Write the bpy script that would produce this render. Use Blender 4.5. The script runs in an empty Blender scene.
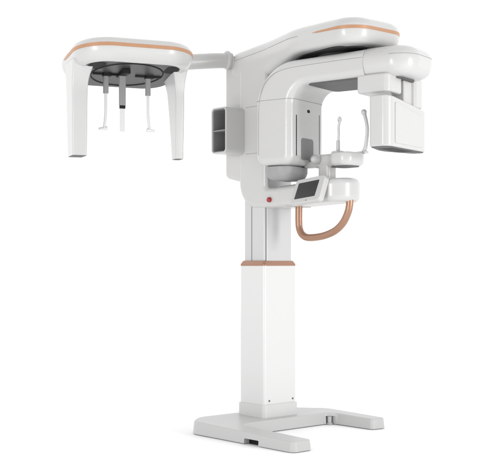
import bpy, bmesh, math
from mathutils import Vector, Matrix

SC = bpy.context.scene
COL = SC.collection
R = math.radians
PI = math.pi

# ------------------------------------------------------------------ materials
def mat(name, color, rough=0.4, metal=0.0, coat=0.0, var=0.006, scale=9.0, bump=0.0, bscale=400.0,
        trans=0.0, spec=0.5, sss=0.0, rv=0.012):
    m = bpy.data.materials.new(name)
    m.use_nodes = True
    nt = m.node_tree
    b = nt.nodes['Principled BSDF']
    b.inputs['Metallic'].default_value = metal
    b.inputs['Coat Weight'].default_value = coat
    b.inputs['Coat Roughness'].default_value = 0.08
    b.inputs['Specular IOR Level'].default_value = spec
    if trans: b.inputs['Transmission Weight'].default_value = trans
    if sss:
        b.inputs['Subsurface Weight'].default_value = sss
        b.inputs['Subsurface Scale'].default_value = 0.01
    tc = nt.nodes.new('ShaderNodeTexCoord')
    n = nt.nodes.new('ShaderNodeTexNoise')
    n.inputs['Scale'].default_value = scale
    n.inputs['Detail'].default_value = 5
    nt.links.new(tc.outputs['Object'], n.inputs['Vector'])
    mx = nt.nodes.new('ShaderNodeMix'); mx.data_type = 'RGBA'
    mx.inputs['A'].default_value = (*[c * (1 - var) for c in color], 1)
    mx.inputs['B'].default_value = (*[min(1, c * (1 + var)) for c in color], 1)
    nt.links.new(n.outputs['Fac'], mx.inputs['Factor'])
    nt.links.new(mx.outputs['Result'], b.inputs['Base Color'])
    mr = nt.nodes.new('ShaderNodeMapRange')
    mr.inputs['To Min'].default_value = max(0.02, rough - rv)
    mr.inputs['To Max'].default_value = rough + rv
    nt.links.new(n.outputs['Fac'], mr.inputs['Value'])
    nt.links.new(mr.outputs['Result'], b.inputs['Roughness'])
    if bump:
        n2 = nt.nodes.new('ShaderNodeTexNoise')
        n2.inputs['Scale'].default_value = bscale
        nt.links.new(tc.outputs['Object'], n2.inputs['Vector'])
        bp = nt.nodes.new('ShaderNodeBump')
        bp.inputs['Strength'].default_value = bump
        bp.inputs['Distance'].default_value = 0.001
        nt.links.new(n2.outputs['Fac'], bp.inputs['Height'])
        nt.links.new(bp.outputs['Normal'], b.inputs['Normal'])
    return m

M = dict(
    white=mat('white_plastic', (0.525, 0.523, 0.517), 0.30, coat=0.25),
    housing=mat('white_enamel', (0.655, 0.655, 0.65), 0.28, coat=0.4, var=0.002, rv=0.003),
    base=mat('grey_white_enamel', (0.485, 0.484, 0.48), 0.36, bump=0.05, spec=0.22),
    plinth=mat('pale_plinth_plastic', (0.58, 0.58, 0.575), 0.32, coat=0.3),
    alu=mat('satin_column_metal', (0.56, 0.56, 0.565), 0.33, metal=0.15),
    grey=mat('grey_plastic_and_underside_shade', (0.105, 0.105, 0.105), 0.55, bump=0.06, spec=0.25),  # grey parts, and shade of downward faces put into the colour
    midgrey=mat('mid_grey_plastic', (0.24, 0.24, 0.24), 0.5, bump=0.06, spec=0.3),
    pale=mat('pale_grey_plastic', (0.42, 0.42, 0.42), 0.4, bump=0.05),
    plate=mat('dark_ceph_plate', (0.046, 0.0455, 0.045), 0.4, var=0.08, bump=0.1),
    cavity=mat('charcoal_gap_shade', (0.03, 0.03, 0.03), 0.6, spec=0.2),  # near-black standing in for shade between beam and gantry
    turret=mat('turret_shaded_white', (0.31, 0.31, 0.31), 0.45, spec=0.3),  # white part greyed in its colour to carry the shade on it
    black=mat('black_plastic', (0.012, 0.012, 0.012), 0.55, spec=0.15),
    seam=mat('seam_shadow_grey', (0.22, 0.215, 0.21), 0.6),
    copper=mat('copper_enamel', (0.38, 0.21, 0.14), 0.40, metal=0.5, coat=0.1, var=0.05),
    strip=mat('copper_trim', (0.48, 0.26, 0.15), 0.42, metal=0.2, var=0.06, scale=30),
    tube=mat('bronze_tube', (0.36, 0.20, 0.13), 0.33, metal=0.45, coat=0.2, var=0.05),
    screen=mat('screen_glass', (0.045, 0.045, 0.046), 0.22, var=0.02),
    window=mat('beam_window_grey', (0.19, 0.19, 0.19), 0.5),
    red=mat('red_button_plastic', (0.32, 0.015, 0.015), 0.3, coat=0.4),
    clear=mat('milky_plastic', (0.62, 0.62, 0.62), 0.25, sss=0.15),
    screw=mat('screw_steel', (0.16, 0.16, 0.16), 0.35, metal=0.7),
    floor=mat('white_studio_floor', (0.965, 0.965, 0.965), 0.8, var=0.005, spec=0.1),
)

# ------------------------------------------------------------------ mesh helpers
def rpoly(pts, seg=8):
    """closed polygon with a fillet radius per corner: [(x, y, r), ...]"""
    out = []
    n = len(pts)
    for i in range(n):
        p = Vector(pts[i][:2]); r = pts[i][2] if len(pts[i]) > 2 else 0
        a = Vector(pts[i - 1][:2]) - p; b = Vector(pts[(i + 1) % n][:2]) - p
        if r <= 0:
            out.append(p); continue
        la, lb = a.length, b.length
        a.normalize(); b.normalize()
        ang = math.acos(max(-1, min(1, a.dot(b))))
        d = min(r / math.tan(ang / 2), la * 0.499, lb * 0.499)
        rr = d * math.tan(ang / 2)
        c = p + (a + b).normalized() * (rr / math.sin(ang / 2))
        s = p + a * d - c; e = p + b * d - c
        a0 = math.atan2(s.y, s.x); a1 = math.atan2(e.y, e.x)
        da = (a1 - a0 + PI) % (2 * PI) - PI
        k = max(2, int(seg * abs(da) / (PI / 2)) + 1)
        for j in range(k + 1):
            t = a0 + da * j / k
            out.append(c + Vector((math.cos(t), math.sin(t))) * rr)
    res = [out[0]]
    for p in out[1:]:
        if (p - res[-1]).length > 1e-5: res.append(p)
    if (res[0] - res[-1]).length < 1e-5: res.pop()
    return res

def rrect(x0, x1, y0, y1, r, seg=8):
    return rpoly([(x0, y0, r), (x1, y0, r), (x1, y1, r), (x0, y1, r)], seg)

def area2(p):
    return sum(p[i].x * p[(i + 1) % len(p)].y - p[(i + 1) % len(p)].x * p[i].y for i in range(len(p)))

def offset(poly, d):
    """inward offset for d > 0"""
    if abs(d) < 1e-9: return [p.copy() for p in poly]
    s = 1 if area2(poly) > 0 else -1
    n = len(poly); out = []
    for i in range(n):
        e0 = (poly[i] - poly[i - 1]).normalized(); e1 = (poly[(i + 1) % n] - poly[i]).normalized()
        n0 = Vector((-e0.y, e0.x)) * s; n1 = Vector((-e1.y, e1.x)) * s
        m = n0 + n1
        if m.length < 1e-6: m = n0
        m.normalize()
        out.append(poly[i] + m * (d / max(0.35, m.dot(n0))))
    return out

XY = lambda a, b, d: Vector((a, b, d))          # plan profile, extruded along z
XZ = lambda a, b, d: Vector((a, d, b))          # side profile, extruded along y
YZ = lambda a, b, d: Vector((d, a, b))          # front profile, extruded along x

def loft(bm, poly, rings, ax, warp=None, frame=None, cap=(True, True)):
    loops = []
    for ins, d in rings:
        pts = offset(poly, ins)
        vs = []
        for p in pts:
            v = ax(p.x, p.y, d)
            if warp: v = warp(v)
            if frame: v = frame @ v
            vs.append(bm.verts.new(v))
        loops.append(vs)
    fs = []
    n = len(poly)
    for a, b in zip(loops, loops[1:]):
        for i in range(n):
            fs.append(bm.faces.new((a[i], a[(i + 1) % n], b[(i + 1) % n], b[i])))
    if cap[0]: fs.append(bm.faces.new(loops[0]))
    if cap[1]: fs.append(bm.faces.new(loops[-1]))
    bmesh.ops.recalc_face_normals(bm, faces=fs)
    return fs

def fillet(d0, d1, r, seg=6, r2=None):
    """rings of a slab from d0 to d1 whose two rims are rounded"""
    if r2 is None: r2 = r
    out = []
    for i in range(seg + 1):
        t = (PI / 2) * i / seg
        out.append((r * (1 - math.sin(t)), d0 + r * (1 - math.cos(t)) * (1 if d1 > d0 else -1)))
    for i in range(seg + 1):
        t = (PI / 2) * (1 - i / seg)
        out.append((r2 * (1 - math.sin(t)), d1 - r2 * (1 - math.cos(t)) * (1 if d1 > d0 else -1)))
    return out

def slab(bm, poly, d0, d1, r, ax, warp=None, frame=None, seg=6, r2=None):
    return loft(bm, poly, fillet(d0, d1, r, seg, r2), ax, warp, frame)

def spline(pts, n=10):
    P = [Vector(p) for p in pts]
    P = [P[0] * 2 - P[1]] + P + [P[-1] * 2 - P[-2]]
    out = []
    for i in range(1, len(P) - 2):
        for k in range(n):
            t = k / n
            a, b, c, d = P[i - 1:i + 3]
            out.append(0.5 * ((2 * b) + (c - a) * t + (2 * a - 5 * b + 4 * c - d) * t * t + (3 * b - a - 3 * c + d) * t ** 3))
    out.append(P[-2])
    return out

def tube(bm, path, r, seg=16, frame=None, closed=False, flat=1.0):
    """round tube along a list of points; r a number or one per point"""
    P = [Vector(p) for p in path]
    n = len(P); loops = []
    up = None
    for i in range(n):
        if closed: t = P[(i + 1) % n] - P[i - 1]
        else: t = P[min(n - 1, i + 1)] - P[max(0, i - 1)]
        t.normalize()
        if up is None:
            up = Vector((0, 0, 1)) if abs(t.z) < 0.9 else Vector((1, 0, 0))
        s = t.cross(up).normalized(); up = s.cross(t).normalized()
        rr = r[i] if isinstance(r, (list, tuple)) else r
        vs = []
        for k in range(seg):
            a = 2 * PI * k / seg
            v = P[i] + s * (math.cos(a) * rr) + up * (math.sin(a) * rr * flat)
            if frame: v = frame @ v
            vs.append(bm.verts.new(v))
        loops.append(vs)
    fs = []
    pairs = list(zip(loops, loops[1:]))
    if closed: pairs.append((loops[-1], loops[0]))
    for a, b in pairs:
        for k in range(seg):
            fs.append(bm.faces.new((a[k], a[(k + 1) % seg], b[(k + 1) % seg], b[k])))
    if not closed:
        fs.append(bm.faces.new(loops[0])); fs.append(bm.faces.new(loops[-1]))
    bmesh.ops.recalc_face_normals(bm, faces=fs)
    return fs

def lathe(bm, prof, origin, axis, seg=28, frame=None):
    """prof: [(radius, along), ...] turned about axis through origin"""
    o = Vector(origin); a = Vector(axis).normalized()
    u = a.orthogonal().normalized(); w = a.cross(u)
    loops = []
    for r, h in prof:
        vs = []
        for k in range(seg):
            t = 2 * PI * k / seg
            v = o + a * h + (u * math.cos(t) + w * math.sin(t)) * max(r, 1e-4)
            if frame: v = frame @ v
            vs.append(bm.verts.new(v))
        loops.append(vs)
    fs = []
    for p, q in zip(loops, loops[1:]):
        for k in range(seg):
            fs.append(bm.faces.new((p[k], p[(k + 1) % seg], q[(k + 1) % seg], q[k])))
    fs.append(bm.faces.new(loops[0])); fs.append(bm.faces.new(loops[-1]))
    bmesh.ops.recalc_face_normals(bm, faces=fs)

def obj(name, bm, m, parent=None, angle=38):
    me = bpy.data.meshes.new(name)
    bm.to_mesh(me); bm.free()
    me.materials.append(m)
    for p in me.polygons: p.use_smooth = True
    me.set_sharp_from_angle(angle=R(angle))
    o = bpy.data.objects.new(name, me)
    COL.objects.link(o)
    if parent is not None: o.parent = parent
    w = o.modifiers.new('weighted', 'WEIGHTED_NORMAL'); w.keep_sharp = True
    return o

def new(): return bmesh.new()

def one(name, fn, m, parent, angle=38):
    bm = new(); fn(bm); return obj(name, bm, m, parent, angle)

def cut(o, fn):
    """carve the volume made by fn out of o, leaving plain mesh data"""
    bm = new(); fn(bm)
    me = bpy.data.meshes.new('cutter'); bm.to_mesh(me); bm.free()
    c = bpy.data.objects.new('cutter', me); COL.objects.link(c)
    w = o.modifiers.get('weighted')
    if w: o.modifiers.remove(w)
    md = o.modifiers.new('carve', 'BOOLEAN'); md.operation = 'DIFFERENCE'; md.object = c; md.solver = 'EXACT'
    dg = bpy.context.evaluated_depsgraph_get(); dg.update()
    res = bpy.data.meshes.new_from_object(o.evaluated_get(dg))
    o.modifiers.clear()
    res.name = o.name
    o.data = res
    for p in res.polygons: p.use_smooth = True
    res.set_sharp_from_angle(angle=R(38))
    bpy.data.objects.remove(c); bpy.data.meshes.remove(me)
    w = o.modifiers.new('weighted', 'WEIGHTED_NORMAL'); w.keep_sharp = True

# ------------------------------------------------------------------ the machine
# frame: x = forward (patient side), y = sideways, z = up; column axis at the origin
root = bpy.data.objects.new('dental_xray_machine', None)
root.empty_display_size = 0.2
COL.objects.link(root)
root['label'] = 'white standing dental x-ray machine with copper trim, side head-scan arm and grey U-shaped foot'
root['category'] = 'x-ray machine'

# ---- base
base_poly = rpoly([(-.168, -.40, .14), (-.06, -.523, .10), (.30, -.525, .3), (.765, -.527, .035), (.765, -.383, .03), (.42, -.382, .2),
                   (.182, -.375, .07), (.180, .300, .03), (.225, .345, .03), (.505, .350, .028), (.520, .463, .03),
                   (.05, .456, .10), (-.168, .27, .12)], 8)
def base_warp(v):
    f = 1.0 - 0.235 * max(0.0, min(1.0, (v.x - 0.02) / 0.72))
    return Vector((v.x, v.y, v.z * f))
base = one('base', lambda b: loft(b, base_poly, [(0.004, 0.003), (0, 0.006), (0.0055, 0.066), (0.0075, 0.072), (0.011, 0.0745)], XY, base_warp),
           M['base'], root)
cut(base, lambda b: slab(b, rrect(.385, .50, -.02, .032, .006, 3), -.56, -.488, .001, XZ, seg=2))
cut(base, lambda b: slab(b, rpoly([(.10, .302, .0), (.30, .302, .0), (.30, .338, 0), (.165, .338, .017), (.165, .302, .017)][::1], 4) if False else
                         rrect(.168, .25, .300, .343, .014, 5), -.02, .052, .001, XY, seg=2))
one('levelling_foot', lambda b: lathe(b, [(.018, .002), (.019, .006), (.019, .010), (.0125, .012), (.0125, .050)], (.190, .322, 0), (0, 0, 1)), M['pale'], base)
one('cable_slot', lambda b: slab(b, rrect(.387, .498, .001, .030, .004, 3), -.4895, -.486, .0005, XZ, seg=2), M['black'], base)

# ---- plinth and lower housing
DX, DY = .107, .128
one('plinth', lambda b: loft(b, rrect(-.118, .118, -.139, .139, .026, 8),
        [(0, .070), (0, .078), (.0012, .143), (.0028, .1455), (.006, .1465)], XY), M['plinth'], root)
hous = one('column_housing', lambda b: slab(b, rrect(-DX, DX, -DY, DY, .016, 8), .135, .9455, .002, XY, seg=3), M['housing'], root)
for x, y, ax in ((DX, -.088, (1, 0, 0)), (DX, .098, (1, 0, 0))):
    one('screw', lambda b: lathe(b, [(.0062, -.002), (.0062, .0012), (.005, .0022), (.0022, .0022), (.002, .001)], (x, y, .167), ax, 16), M['screw'], hous)
one('collar', lambda b: loft(b, rrect(-DX - .002, DX + .002, -DY - .002, DY + .002, .018, 8),
        [(.006, .944), (.001, .9455), (0, .948), (.001, .955), (.015, .973), (.020, .975)], XY), M['copper'], root)

# ---- inner column
def inner(b):
    loft(b, rpoly([(-.086, -.098, .004), (-.030, -.098, .001), (-.030, -.0935, .001), (-.022, -.0935, .001), (-.022, -.098, .001),
                   (.076, -.098, .003), (.076, -.092, .001), (.080, -.092, .001), (.080, -.086, .001), (.086, -.086, .003), (.086, .098, .004), (-.086, .098, .004)], 3),
         [(0, .96), (0, 2.0)], XY, warp=lambda v: Vector((v.x * 1.06, v.y * 1.06, v.z)))
icol = one('inner_column', inner, M['alu'], root)
one('guide_rail', lambda b: loft(b, rrect(-.0312, -.0240, -.1032, -.096, .0005, 2), [(0, .96), (0, 1.44)], XY), M['midgrey'], icol)
one('guide_rail', lambda b: loft(b, rrect(.0812, .0872, -.0975, -.090, .0005, 2), [(0, .96), (0, 1.44)], XY), M['midgrey'], icol)

# ---- carriage: neck that sweeps into the console arm
CW = .122
car_poly = rpoly([(-.131, 2.165, .04), (-.131, 1.278, .155), (.26, 1.279, 0), (.26, 1.394, 0), (.114, 1.393, .016), (.112, 2.165, .04)], 12)
car = one('carriage', lambda b: slab(b, car_poly, -CW, CW, .032, XZ, seg=7), M['white'], root)
cut(car, lambda b: slab(b, rrect(.05, .16, -.1015, .20, .001, 1), 1.396, 2.02, .0005, XY, seg=1))
def rear(b):
    slab(b, rpoly([(-.262, -.118, .03), (-.105, -.118, .0), (-.105, .118, .0), (-.262, .118, .03)], 6), 1.468, 2.15, .03, XY, seg=6,
         warp=lambda v: Vector((v.x, v.y, v.z - max(0, v.x + .262) * .22 * max(0, min(1, (1.6 - v.z) / .12)))))
one('carriage_back', rear, M['white'], root)
# body seams on the side face of the carriage
def line(b, pts, r=.0011, seg=6, frame=None, n=6):
    tube(b, spline(pts, n) if n else pts, r, seg, frame)
yf = -CW
one('seam', lambda b: (line(b, [(-.062, yf, 1.87), (.10, yf, 1.868)], n=0)), M['seam'], car)
one('seam', lambda b: (line(b, [(-.062, yf, 1.598), (.085, yf, 1.596)], n=0)), M['seam'], car)
# emergency button
def btn(b):
    lathe(b, [(.0215, -.002), (.0215, .004), (.020, .006), (.017, .007)], (.150, yf, 1.322), (0, -1, 0))
eb = one('emergency_button', lambda b: lathe(b, [(.0145, .0), (.015, .004), (.015, .011), (.0132, .0155), (.008, .0175), (.002, .018)], (.150, yf, 1.322), (0, -1, 0)), M['red'], root)

# ---- storage box on the carriage side
sb_poly = rrect(-.206, -.068, 1.597, 1.868, .028, 8)
def sbox(b):
    loft(b, sb_poly, [(.002, -.110), (0, -.112), (0, -.258), (.0015, -.263), (.004, -.2655), (.0075, -.2655), (.010, -.264), (.0115, -.260),
                      (.013, -.140), (.016, -.136)], XZ)
stb = one('storage_box', sbox, M['white'], root)
one('shelf', lambda b: slab(b, rrect(-.190, -.084, 1.727, 1.735, .002, 2), -.137, -.262, .001, XZ, seg=2), M['midgrey'], stb)
def liner(b):
    P = offset(sb_poly, .0125)
    loft(b, P, [(.001, -.2585), (0, -.2595), (.002, -.2595), (.0035, -.258), (.005, -.143), (.008, -.141)], XZ, cap=(False, True))
one('lining', liner, M['midgrey'], stb)  # grey skin over the inner walls darkens the box interior in colour

# ---- console arm (plan: rounded nose)
AW = .121
arm_poly = rpoly([(.19, -AW, 0), (.690, -AW, .119), (.690, AW, .119), (.19, AW, 0)], 14)
def arm_warp(v):
    t = max(0, (v.x - .15) / .54)
    return Vector((v.x, v.y, v.z + t * (.016 + .018 * max(0, min(1, (v.z - 1.28) / .11)))))
con = one('console_arm', lambda b: slab(b, arm_poly, 1.2795, 1.3925, .031, XY, arm_warp, seg=7), M['white'], root)
one('nose_seam', lambda b: line(b, [(.46, -AW - .0003, 1.32), (.46, -AW - .0003, 1.372)], n=0), M['seam'], con)

# ---- touch screen
hd = Vector((1, 0, .085)).normalized()
ud = Vector((0, .36, 1)); ud = (ud - hd * ud.dot(hd)).normalized()
nd = hd.cross(ud).normalized()
fr = Matrix.Identity(4)
for i in range(3):
    fr[i][0], fr[i][1], fr[i][2], = hd[i], ud[i], nd[i]
fr.translation = Vector((.488, -.150, 1.362))
scr = one('touch_screen', lambda b: slab(b, rpoly([(-.116, -.078, .022), (.114, -.078, .022), (.130, .068, .022), (-.100, .068, .022)], 7), -.026, .010, .006, XY, frame=fr), M['white'], root)
one('display', lambda b: slab(b, rpoly([(-.086, -.051, .004), (.074, -.051, .004), (.088, .043, .004), (-.072, .043, .004)], 3), .0085, .0112, .0006, XY, frame=fr, seg=2), M['screen'], scr)
one('hinge', lambda b: slab(b, rrect(-.05, .05, -.05, .02, .01, 4), -.06, -.020, .004, XY, frame=fr), M['pale'], scr)
one('status_light', lambda b: lathe(b, [(.0042, 0), (.0042, .0015), (.002, .002)], (0, 0, 0), (0, 0, 1), 12, frame=fr @ Matrix.Translation((.012, -.068, .0098))), M['midgrey'], scr)

# ---- grab handle
hp = spline([(.262, 0, 1.315), (.261, 0, 1.25), (.261, 0, 1.20), (.266, 0, 1.158), (.288, 0, 1.124), (.330, 0, 1.106), (.40, 0, 1.106), (.475, 0, 1.116),
             (.550, 0, 1.140), (.607, 0, 1.180), (.643, 0, 1.232), (.657, 0, 1.275), (.661, 0, 1.33)], 8)
one('grab_handle', lambda b: tube(b, hp, .0205, 20), M['tube'], root)

# ---- chin rest
one('chin_rest_post', lambda b: slab(b, rrect(.445, .530, -.036, .036, .018, 6), 1.385, 1.506, .004, XY), M['white'], root)
def tray(b):
    loft(b, rpoly([(.40, -.036, .03), (.55, -.045, .1), (.60, -.088, .05), (.715, -.088, .06), (.715, .088, .06), (.60, .088, .05), (.55, .045, .1), (.40, .036, .03)], 8),
         [(.024, 1.489), (.012, 1.493), (.003, 1.506), (0, 1.524), (.001, 1.552), (.005, 1.559), (.012, 1.562)], XY)
cr = one('chin_rest', tray, M['white'], root)
one('underside_shade_plate', lambda b: slab(b, rrect(.56, .69, -.06, .06, .03, 6), 1.484, 1.491, .002, XY), M['grey'], cr)  # added grey plate, shade below the tray as colour
one('adjusting_knob', lambda b: lathe(b, [(.004, -.040), (.016, -.036), (.024, -.024), (.027, -.008), (.026, .01), (.018, .02), (.012, .024), (.012, .06)], (.455, -.045, 1.536), (.25, 1, 0)), M['white'], cr)
one('pivot_arm', lambda b: slab(b, rrect(.315, .45, -.030, .030, .028, 8), 1.495, 1.532, .010, XY), M['white'], cr)
bx, by = .600, -.03
one('bite_stalk', lambda b: (lathe(b, [(.034, 1.560), (.036, 1.563), (.036, 1.568), (.030, 1.572), (.011, 1.574), (.0105, 1.628), (.009, 1.630)], (bx, by, 0), (0, 0, 1))), M['white'], cr)
def bite(b):
    tube(b, spline([(bx, by, 1.626), (bx + .004, by, 1.66), (bx + .003, by, 1.70), (bx + .009, by, 1.728)], 6), .0075, 12)
    tube(b, [(bx + .010 + .0085 * math.cos(t), by, 1.741 + .013 * math.sin(t)) for t in [2 * PI * k / 24 for k in range(24)]], .0058, 10, closed=True)
one('bite_rod', bite, M['clear'], cr)
def temple(b):
    p = spline([(.690, .078, 1.568), (.700, .080, 1.590), (.710, .080, 1.64), (.714, .080, 1.69), (.706, .080, 1.735), (.695, .080, 1.768), (.690, .080, 1.785)], 8)
    k = len(p)
    tube(b, p, [.0125 - .0025 * math.sin(PI * i / k) for i in range(k)], 14)
    lathe(b, [(.002, -.017), (.010, -.015), (.0150, -.008), (.0162, 0), (.0150, .008), (.010, .014), (.002, .016)], (.689, .080, 1.785), (0, 0, 1), 18)
    slab(b, rrect(.630, .716, .066, .094, .010, 5), 1.556, 1.572, .005, XY)
one('temple_support', temple, M['clear'], cr)

# ---- overhead beam
beam_poly = rpoly([(-.262, -.1235, .105), (.10, -.128, .6), (.42, -.215, .5), (.62, -.222, .3), (.895, -.222, .17), (.895, .222, .17), (.62, .222, .3), (.42, .215, .5), (.10, .128, .6), (-.262, .1235, .105)], 14)
def beam_warp(v):
    t = max(0.0, min(1.0, (.45 - v.x) / .70))
    q = max(0.0, min(1.0, (.50 - v.x) / .40))
    low = .06 * q * q * (3 - 2 * q) * max(0.0, (2.19 - v.z) / .078)
    return Vector((v.x, v.y, v.z - .048 * t * t - low))
beam = one('overhead_beam', lambda b: loft(b, beam_poly,
        [(.060, 2.112), (.035, 2.114), (.020, 2.121), (.008, 2.137), (.002, 2.158), (0, 2.180), (0, 2.203), (.003, 2.214), (.010, 2.226), (.024, 2.239), (.045, 2.249), (.070, 2.255), (.090, 2.257)],
        XY, beam_warp), M['white'], root)
def band(b, poly, x_from, z0, z1, out, warp, side_all=False, frame=None, taper=.22):
    """a raised trim band that follows the plan outline where x > x_from"""
    P = offset(poly, -out); Q = offset(poly, .004)
    n = len(P)
    # densify
    PP, QQ = [], []
    for i in range(n):
        a, c = P[i], P[(i + 1) % n]; d, e = Q[i], Q[(i + 1) % n]
        k = max(1, int((c - a).length / .02))
        for j in range(k):
            PP.append(a.lerp(c, j / k)); QQ.append(d.lerp(e, j / k))
    idx = [i for i in range(len(PP)) if x_from(PP[i])]
    # rotate so the run is contiguous
    start = next(i for i in idx if (i - 1) % len(PP) not in idx)
    run = []
    i = start
    while i in idx and len(run) < len(idx):
        run.append(i); i = (i + 1) % len(PP)
    L = len(run); loops = []
    for j, i in enumerate(run):
        s = min(1, min(j, L - 1 - j) / (L * taper)) ** .5 * .93 + .07
        zm, h = (z0 + z1) / 2, (z1 - z0) / 2 * s
        vs = []
        for q, z in ((QQ[i], zm - h), (PP[i], zm - h + .001), (PP[i], zm + h - .001), (QQ[i], zm + h)):
            v = warp(Vector((q.x, q.y, z)))
            if frame: v = frame @ v
            vs.append(b.verts.new(v))
        loops.append(vs)
    fs = []
    for a, c in zip(loops, loops[1:]):
        for k in range(4):
            fs.append(b.faces.new((a[k], a[(k + 1) % 4], c[(k + 1) % 4], c[k])))
    fs += [b.faces.new(loops[0]), b.faces.new(loops[-1])]
    bmesh.ops.recalc_face_normals(b, faces=fs)
one('trim_strip', lambda b: band(b, beam_poly, lambda p: p.x > .57, 2.181, 2.200, .0018, beam_warp), M['strip'], beam)
one('beam_gap_shade', lambda b: slab(b, rpoly([(.22, -.075, .05), (.45, -.150, .2), (.80, -.165, .12), (.80, .165, .12), (.45, .150, .2), (.22, .075, .05)], 8), 2.102, 2.116, .003, XY, beam_warp), M['cavity'], beam)  # added dark plate paints the shadowed gap above the gantry
one('seam', lambda b: line(b, [beam_warp(Vector((p.x, p.y, 2.192))) for p in offset(beam_poly, -.0004) if p.y < 0 and -.24 < p.x < .60], r=.001, n=3), M['seam'], beam)

# ---- rotating gantry, turned about the vertical axis through the beam
GA = R(14)
G = Matrix.Translation((.585, 0, 0)) @ Matrix.Rotation(GA, 4, 'Z')
VW = .178
one('rotation_hub', lambda b: lathe(b, [(.135, 2.07), (.135, 2.095), (.13, 2.098), (.13, 2.118)], (.585, 0, 0), (0, 0, 1), 48), M['cavity'], root)
c_poly = rpoly([(-.447, 1.504, .058), (-.205, 1.504, .055), (-.205, 1.930, .095), (.40, 1.939, 0), (.40, 2.088, 0), (-.447, 2.066, .25)], 14)
def g_warp(v):   # crown the top a little
    return v
def trimmed(b, x, keep_low):
    g = b.verts[:] + b.edges[:] + b.faces[:]
    r = bmesh.ops.bisect_plane(b, geom=g, dist=1e-6, plane_co=(x, 0, 0), plane_no=(1, 0, 0), clear_inner=not keep_low, clear_outer=keep_low)
    es = [e for e in r['geom_cut'] if isinstance(e, bmesh.types.BMEdge)]
    bmesh.ops.edgeloop_fill(b, edges=es)
    bmesh.ops.recalc_face_normals(b, faces=b.faces[:])
    bmesh.ops.transform(b, matrix=G, verts=b.verts[:])
def gantry(b):
    slab(b, c_poly, -VW, VW, .042, XZ, seg=9)
    trimmed(b, .2400, True)
carm = one('gantry_arm', gantry, M['white'], root)
# lower shell lines
def ring_seam(b):
    P = offset(rrect(-.447, -.2010, -VW, VW, .042, 8), -.0003)
    tube(b, [(p.x, p.y, 1.862) for p in P], .0010, 6, frame=G, closed=True)
one('seam', ring_seam, M['seam'], carm)
def side_seam(b):
    P = offset(rpoly([(-.425, 1.52, .03), (-.205, 1.52, .0), (-.205, 2.0, 0), (.24, 2.04, 0), (.24, 2.035, 0), (.24, 2.028, 0), (-.425, 2.02, .21)], 10), 0)
    pts = [(-.420, 1.56), (-.420, 1.70), (-.420, 1.80), (-.412, 1.88), (-.382, 1.95), (-.325, 2.00), (-.25, 2.022), (-.15, 2.030), (.0, 2.034), (.236, 2.038)]
    tube(b, spline([(u, -VW + .0028 if u < -.405 else -VW + .0, z) for u, z in pts], 8), .0011, 6, frame=G)
one('seam', side_seam, M['seam'], carm)
one('arm_underside', lambda b: slab(b, rrect(-.118, .236, -.155, .160, .03, 6), 1.9285, 1.9375, .002, XY, frame=G), M['grey'], carm)  # grey plate, widened so its colour also carries the corner shade
one('tube_underside_shade', lambda b: slab(b, rrect(-.390, -.262, -.122, .122, .04, 6), 1.499, 1.507, .003, XY, frame=G), M['midgrey'], carm)  # added sheet, grey in place of shade under the white housing
tur = one('tube_turret', lambda b: loft(b, rrect(-.430, -.250, -.140, .120, .07, 8), [(.062, 1.424), (.04, 1.426), (.022, 1.433), (.008, 1.448), (0, 1.470), (0, 1.498)], XY, frame=G), M['turret'], root)
# beam exit face
ue = -.205
EX = lambda a, c, d: Vector((d, a, c))
one('beam_slot', lambda b: slab(b, rrect(-.126, -.118, 1.552, 1.777, .003, 3), ue - .002, ue + .0012, .0005, EX, frame=G, seg=2), M['black'], carm)
one('beam_slot', lambda b: slab(b, rrect(.120, .125, 1.56, 1.80, .002, 3), ue - .002, ue + .0012, .0005, EX, frame=G, seg=2), M['grey'], carm)
one('beam_window', lambda b: slab(b, rrect(-.072, .056, 1.535, 1.655, .018, 5), ue - .002, ue + .0015, .0006, EX, frame=G, seg=2), M['window'], carm)
one('position_sensor', lambda b: slab(b, rrect(-.008, .018, 1.800, 1.817, .007, 4), ue - .002, ue + .002, .0006, EX, frame=G, seg=2), M['black'], carm)

# ---- sensor end
head_rings = [(.085, 1.937), (.058, 1.9365), (.036, 1.943), (.018, 1.956), (.006, 1.976), (0, 2.000), (.0, 2.030), (.004, 2.047), (.013, 2.063), (.027, 2.077), (.048, 2.088), (.075, 2.095), (.10, 2.098)]
head_poly = rpoly([(.02, -.1785, .0), (.512, -.1795, .122), (.512, .1795, .122), (.02, .1785, 0)], 12)
def cover(b):
    loft(b, head_poly, head_rings, XY)
    trimmed(b, .2415, False)
hdp = one('arm_end_cover', cover, M['white'], root)
one('seam', lambda b: tube(b, [(p.x, p.y, 2.040) for p in offset(head_poly, .0018) if p.x > .25], .0010, 6, frame=G), M['seam'], hdp)
one('underside_shade_plate', lambda b: slab(b, rrect(.27, .41, -.09, .12, .05, 6), 1.929, 1.940, .002, XY, frame=G), M['grey'], hdp)  # added plate whose grey paints the shade under the cover
def mount(b):
    slab(b, rpoly([(.195, -.165, .015), (.385, -.165, .03), (.385, .010, .045), (.195, .010, .015)], 8), 1.850, 1.950, .014, XY, frame=G)
mnt = one('sensor_mount', mount, M['white'], root)
one('mount_bracket', lambda b: slab(b, rrect(.29, .396, .112, .225, .028, 6), 1.795, 1.955, .014, XY, frame=G), M['white'], mnt)
one('mount_neck', lambda b: slab(b, rrect(.30, .378, .022, .118, .008, 4), 1.80, 1.945, .004, XY, frame=G), M['white'], mnt)
sens_poly = rpoly([(.282, -.188, .02), (.400, -.188, .045), (.400, .262, .045), (.315, .262, .03), (.225, .03, .25)], 12)
def sens_warp(v):
    if v.z > 1.7:
        return Vector((v.x, v.y, v.z - (v.y + .18) * .10))
    return v
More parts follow.
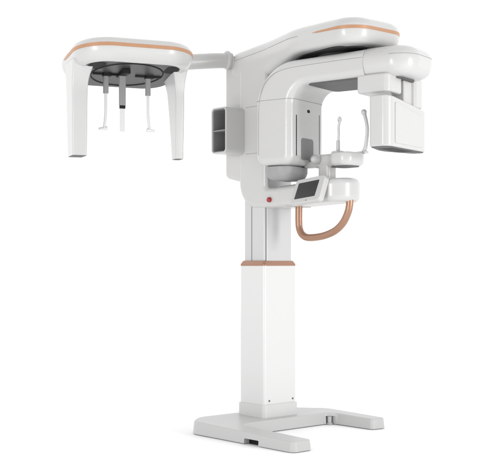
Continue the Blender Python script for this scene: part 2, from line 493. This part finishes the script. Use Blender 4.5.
sens = one('sensor_box', lambda b: slab(b, sens_poly, 1.566, 1.832, .010, XY, frame=G, warp=sens_warp), M['white'], root)
one('cover_panel', lambda b: slab(b, rpoly([(-.125, 1.585, .012), (.200, 1.585, .012), (.200, 1.754, .012), (-.125, 1.800, .012)], 5), .396, .4045, .003, EX, frame=G, seg=4), M['white'], sens)
ub = one('vent_underside_shade', lambda b: slab(b, offset(sens_poly, .008), 1.5625, 1.5680, .001, XY, frame=G, seg=2), M['grey'], sens)  # underside shade of the box painted as a grey sheet
def vents(b):
    for i in range(9):
        v = -.10 + i * .0275
        slab(b, rrect(.290, .378, v - .004, v + .004, .003, 3), 1.5615, 1.5635, .0003, XY, frame=G, seg=1)
one('vent_slots', vents, M['black'], sens)

# ---- head-scan (cephalometric) unit on its side arm
CA = math.atan2(.943, .332)                       # long axis of the unit, in plan
cax = Vector((math.cos(CA), math.sin(CA), 0)); nax = Vector((cax.y, -cax.x, 0))   # nax: towards the open (near) side
K = Matrix.Identity(4)
for i in range(3):
    K[i][0], K[i][1], K[i][2] = cax[i], nax.cross(cax)[i] * 0 + (-nax)[i], (0, 0, 1)[i]
K.translation = Vector((-.405, -.723, 2.045))
KT = K @ Matrix.Translation((0, 0, -.006)) @ Matrix.Rotation(R(4.9), 4, 'X').inverted()
PT = K @ Matrix.Translation((0, 0, -.008)) @ Matrix.Rotation(R(7.2), 4, 'X').inverted()            # a slight pitch of the shell
a0 = Vector((-.200, -.112, 2.166)); dirc = -cax
ca = one('side_arm', lambda b: tube(b, [a0, a0 + dirc * .12 + Vector((0, 0, -.010)), a0 + dirc * .38 + Vector((0, 0, -.040))], .0455, 32), M['white'], root)
one('flange', lambda b: lathe(b, [(.040, .0), (.052, .004), (.056, .012), (.056, .020), (.051, .028), (.044, .030)], a0 + dirc * .012, dirc, 32), M['white'], ca)

ceph_poly = rpoly([(-.345, -.325, .20), (.345, -.325, .20), (.345, .325, .20), (-.345, .325, .20)], 14)
ceph = one('head_scan_unit', lambda b: loft(b, ceph_poly,
        [(.085, .020), (.075, .004), (.066, .000), (.055, .001), (.040, .008), (.022, .022), (.009, .042), (.002, .060), (0, .078), (0, .090), (.005, .106), (.015, .118), (.035, .128), (.08, .136)],
        XY, frame=KT), M['white'], root)
one('trim_strip', lambda b: band(b, ceph_poly, lambda p: not (p.y > .1), .070, .091, .0018, lambda v: v, frame=KT, taper=.06), M['strip'], ceph)
pl = one('base_plate', lambda b: slab(b, offset(ceph_poly, .062), .002, .030, .002, XY, frame=PT, seg=2), M['plate'], ceph)
def ellipse(a, c, x0=0, y0=0, n=56, z=0):
    return [(x0 + a * math.cos(2 * PI * k / n), y0 + c * math.sin(2 * PI * k / n), z) for k in range(n)]
one('ring_track', lambda b: tube(b, ellipse(.205, .215, .0, .0, z=.0015), .0042, 8, frame=PT, closed=True), M['black'], ceph)

def leg_unit(b, u0, u1, n_near, n_far_top, n_far_bot, zbot, curve, bow=0, flare=(0, 0)):
    """hanging plate: narrow along the unit, wider in depth, drawn in below"""
    N = 28; loops = []
    for i in range(N + 1):
        t = i / N
        z = .040 + (zbot - .040) * t
        s = t ** curve
        far = n_far_top + (n_far_bot - n_far_top) * s
        c = .005 * t
        fl = max(0.0, 1 - t / .30) ** 2
        poly = rrect(u0 + c - fl * flare[0], u1 - c + fl * flare[1], n_near - .05 * fl + .002 * t - bow * math.sin(PI * min(1, t * 1.1)), far, .010, 4)
        loops.append([b.verts.new(K @ Vector((p.x, p.y, z))) for p in poly])
    fs = []
    for a, c in zip(loops, loops[1:]):
        n = len(a)
        for k in range(n): fs.append(b.faces.new((a[k], a[(k + 1) % n], c[(k + 1) % n], c[k])))
    fs += [b.faces.new(loops[0]), b.faces.new(loops[-1])]
    bmesh.ops.recalc_face_normals(b, faces=fs)
ZB = -.484
lg = one('sensor_leg', lambda b: leg_unit(b, -.338, -.246, -.085, .085, .05, ZB, 1, 0, (.004, .035)), M['white'], ceph)
one('end_cap', lambda b: slab(b, rrect(-.330, -.254, -.079, .044, .008, 4), ZB - .002, ZB + .001, .0005, XY, frame=K, seg=1), M['grey'], ceph)
lg2 = one('collimator_leg', lambda b: leg_unit(b, .262, .319, -.085, .135, .0, ZB, .62, .008, (.03, .012)), M['white'], ceph)
one('end_cap', lambda b: slab(b, rrect(.269, .311, -.079, -.006, .008, 4), ZB - .002, ZB + .001, .0005, XY, frame=K, seg=1), M['grey'], ceph)

for u0, u1 in ((-.255, -.165), (.185, .262)):
    one('recess_shade_pad', lambda b: slab(b, rrect(u0, u1, -.205, -.075, .035, 6), .0004, .006, .001, XY, frame=PT, seg=2), M['black'], pl)  # added black pads painting the shade of the corner recesses by the legs
# ear rods and forehead rod
def ear(u, n, s):
    one('rod_bracket', lambda b: (slab(b, rrect(u - .075, u + .075, n - .010, n + .010, .004, 3), -.016, .006, .002, XY, frame=K, seg=2),
                                  slab(b, rrect(u - .018, u + .030, n - .022, n + .022, .006, 3), -.022, .006, .002, XY, frame=K, seg=2)), M['black'], ceph)
    one('rod_sleeve', lambda b: slab(b, rrect(u - .0145, u + .0145, n - .012, n + .012, .006, 4), -.120, -.018, .003, XY, frame=K, seg=3), M['midgrey'], ceph)
    def rod(b):
        p = spline([(u, n, -.115), (u, n, -.18), (u - s * .001, n, -.24), (u - s * .006, n, -.29), (u - s * .010, n, -.316)], 8)
        tube(b, p, .0088, 12, frame=K)
        q = (u - s * .010, n, -.319)
        lathe(b, [(.003, -.032), (.007, -.030), (.009, -.004), (.012, .012), (.012, .018), (.004, .021)], q, (s, 0, .10), 16, frame=K)
    one('ear_rod', rod, M['clear'], ceph)
ear(-.123, .005, 1)
ear(.126, .005, -1)
u = -.033; n = -.02
one('rod_bracket', lambda b: slab(b, rrect(u - .022, u + .022, n - .10, n + .06, .006, 3), -.020, .006, .002, XY, frame=K, seg=2), M['black'], ceph)
one('forehead_arm', lambda b: slab(b, rrect(u - .0185, u + .0185, n - .010, n + .010, .004, 3), -.188, -.015, .002, XY, frame=K, seg=2), M['midgrey'], ceph)
one('forehead_clamp', lambda b: slab(b, rrect(u - .0165, u + .0165, n - .0115, n + .009, .004, 3), -.205, -.187, .002, XY, frame=K, seg=2), M['black'], ceph)
one('forehead_rod', lambda b: slab(b, rrect(u - .0150, u + .0150, n - .006, n + .006, .004, 3), -.336, -.203, .003, XY, frame=K, seg=3), M['clear'], ceph)

# ------------------------------------------------------------------ setting
def fl(b):
    n = 96
    b.faces.new([b.verts.new((14 * math.cos(2 * PI * k / n), 14 * math.sin(2 * PI * k / n), 0)) for k in range(n)])
f = one('floor', fl, M['floor'], None)
f.modifiers.clear()
f['kind'] = 'structure'

# ------------------------------------------------------------------ light
W = bpy.data.worlds.new('World'); SC.world = W; W.use_nodes = True
nt = W.node_tree; bg = nt.nodes['Background']
tc = nt.nodes.new('ShaderNodeTexCoord')
dot = nt.nodes.new('ShaderNodeVectorMath'); dot.operation = 'DOT_PRODUCT'
look = Vector((-math.sin(R(48.6)), math.cos(R(48.6)), 0))
dot.inputs[1].default_value = look
nt.links.new(tc.outputs['Generated'], dot.inputs[0])
rp = nt.nodes.new('ShaderNodeMapRange')
rp.inputs['From Min'].default_value = -0.6; rp.inputs['From Max'].default_value = 0.5
rp.inputs['To Min'].default_value = 0.70; rp.inputs['To Max'].default_value = 1.34
rp.interpolation_type = 'SMOOTHSTEP'
nt.links.new(dot.outputs['Value'], rp.inputs['Value'])
nt.links.new(rp.outputs['Result'], bg.inputs['Strength'])
bg.inputs['Color'].default_value = (1, 1, 1, 1)

def area(name, loc, target, size, power, sy=None):
    l = bpy.data.lights.new(name, 'AREA'); l.energy = power
    l.shape = 'RECTANGLE'; l.size = size; l.size_y = sy or size
    o = bpy.data.objects.new(name, l); COL.objects.link(o)
    o.location = loc
    o.rotation_euler = (Vector(target) - Vector(loc)).to_track_quat('-Z', 'Y').to_euler()
    return o
area('key_softbox', (6.0, .6, 1.35), (.3, 0, 1.1), 1.1, 145, 2.3)
area('side_softbox', (1.2, -6.2, 1.35), (0, -.2, 1.1), 1.1, 112, 2.3)

# ------------------------------------------------------------------ camera
cd = bpy.data.cameras.new('camera'); co = bpy.data.objects.new('camera', cd); COL.objects.link(co)
A = R(48.6)
X0, D, H = .109, 6.47, .967
ca_, sa_ = math.cos(A), math.sin(A)
co.location = (ca_ * (-X0) - sa_ * (-D), sa_ * (-X0) + ca_ * (-D), H)
co.rotation_euler = (R(90), 0, A)
cd.sensor_fit = 'HORIZONTAL'; cd.sensor_width = 36
cd.lens = 1100 / 499 * 36
cd.shift_y = 31.5 / 499
cd.clip_end = 200
SC.camera = co
SC.view_settings.view_transform = 'Standard'
SC.view_settings.look = 'None'
SC.view_settings.exposure = 0
SC.view_settings.gamma = 1
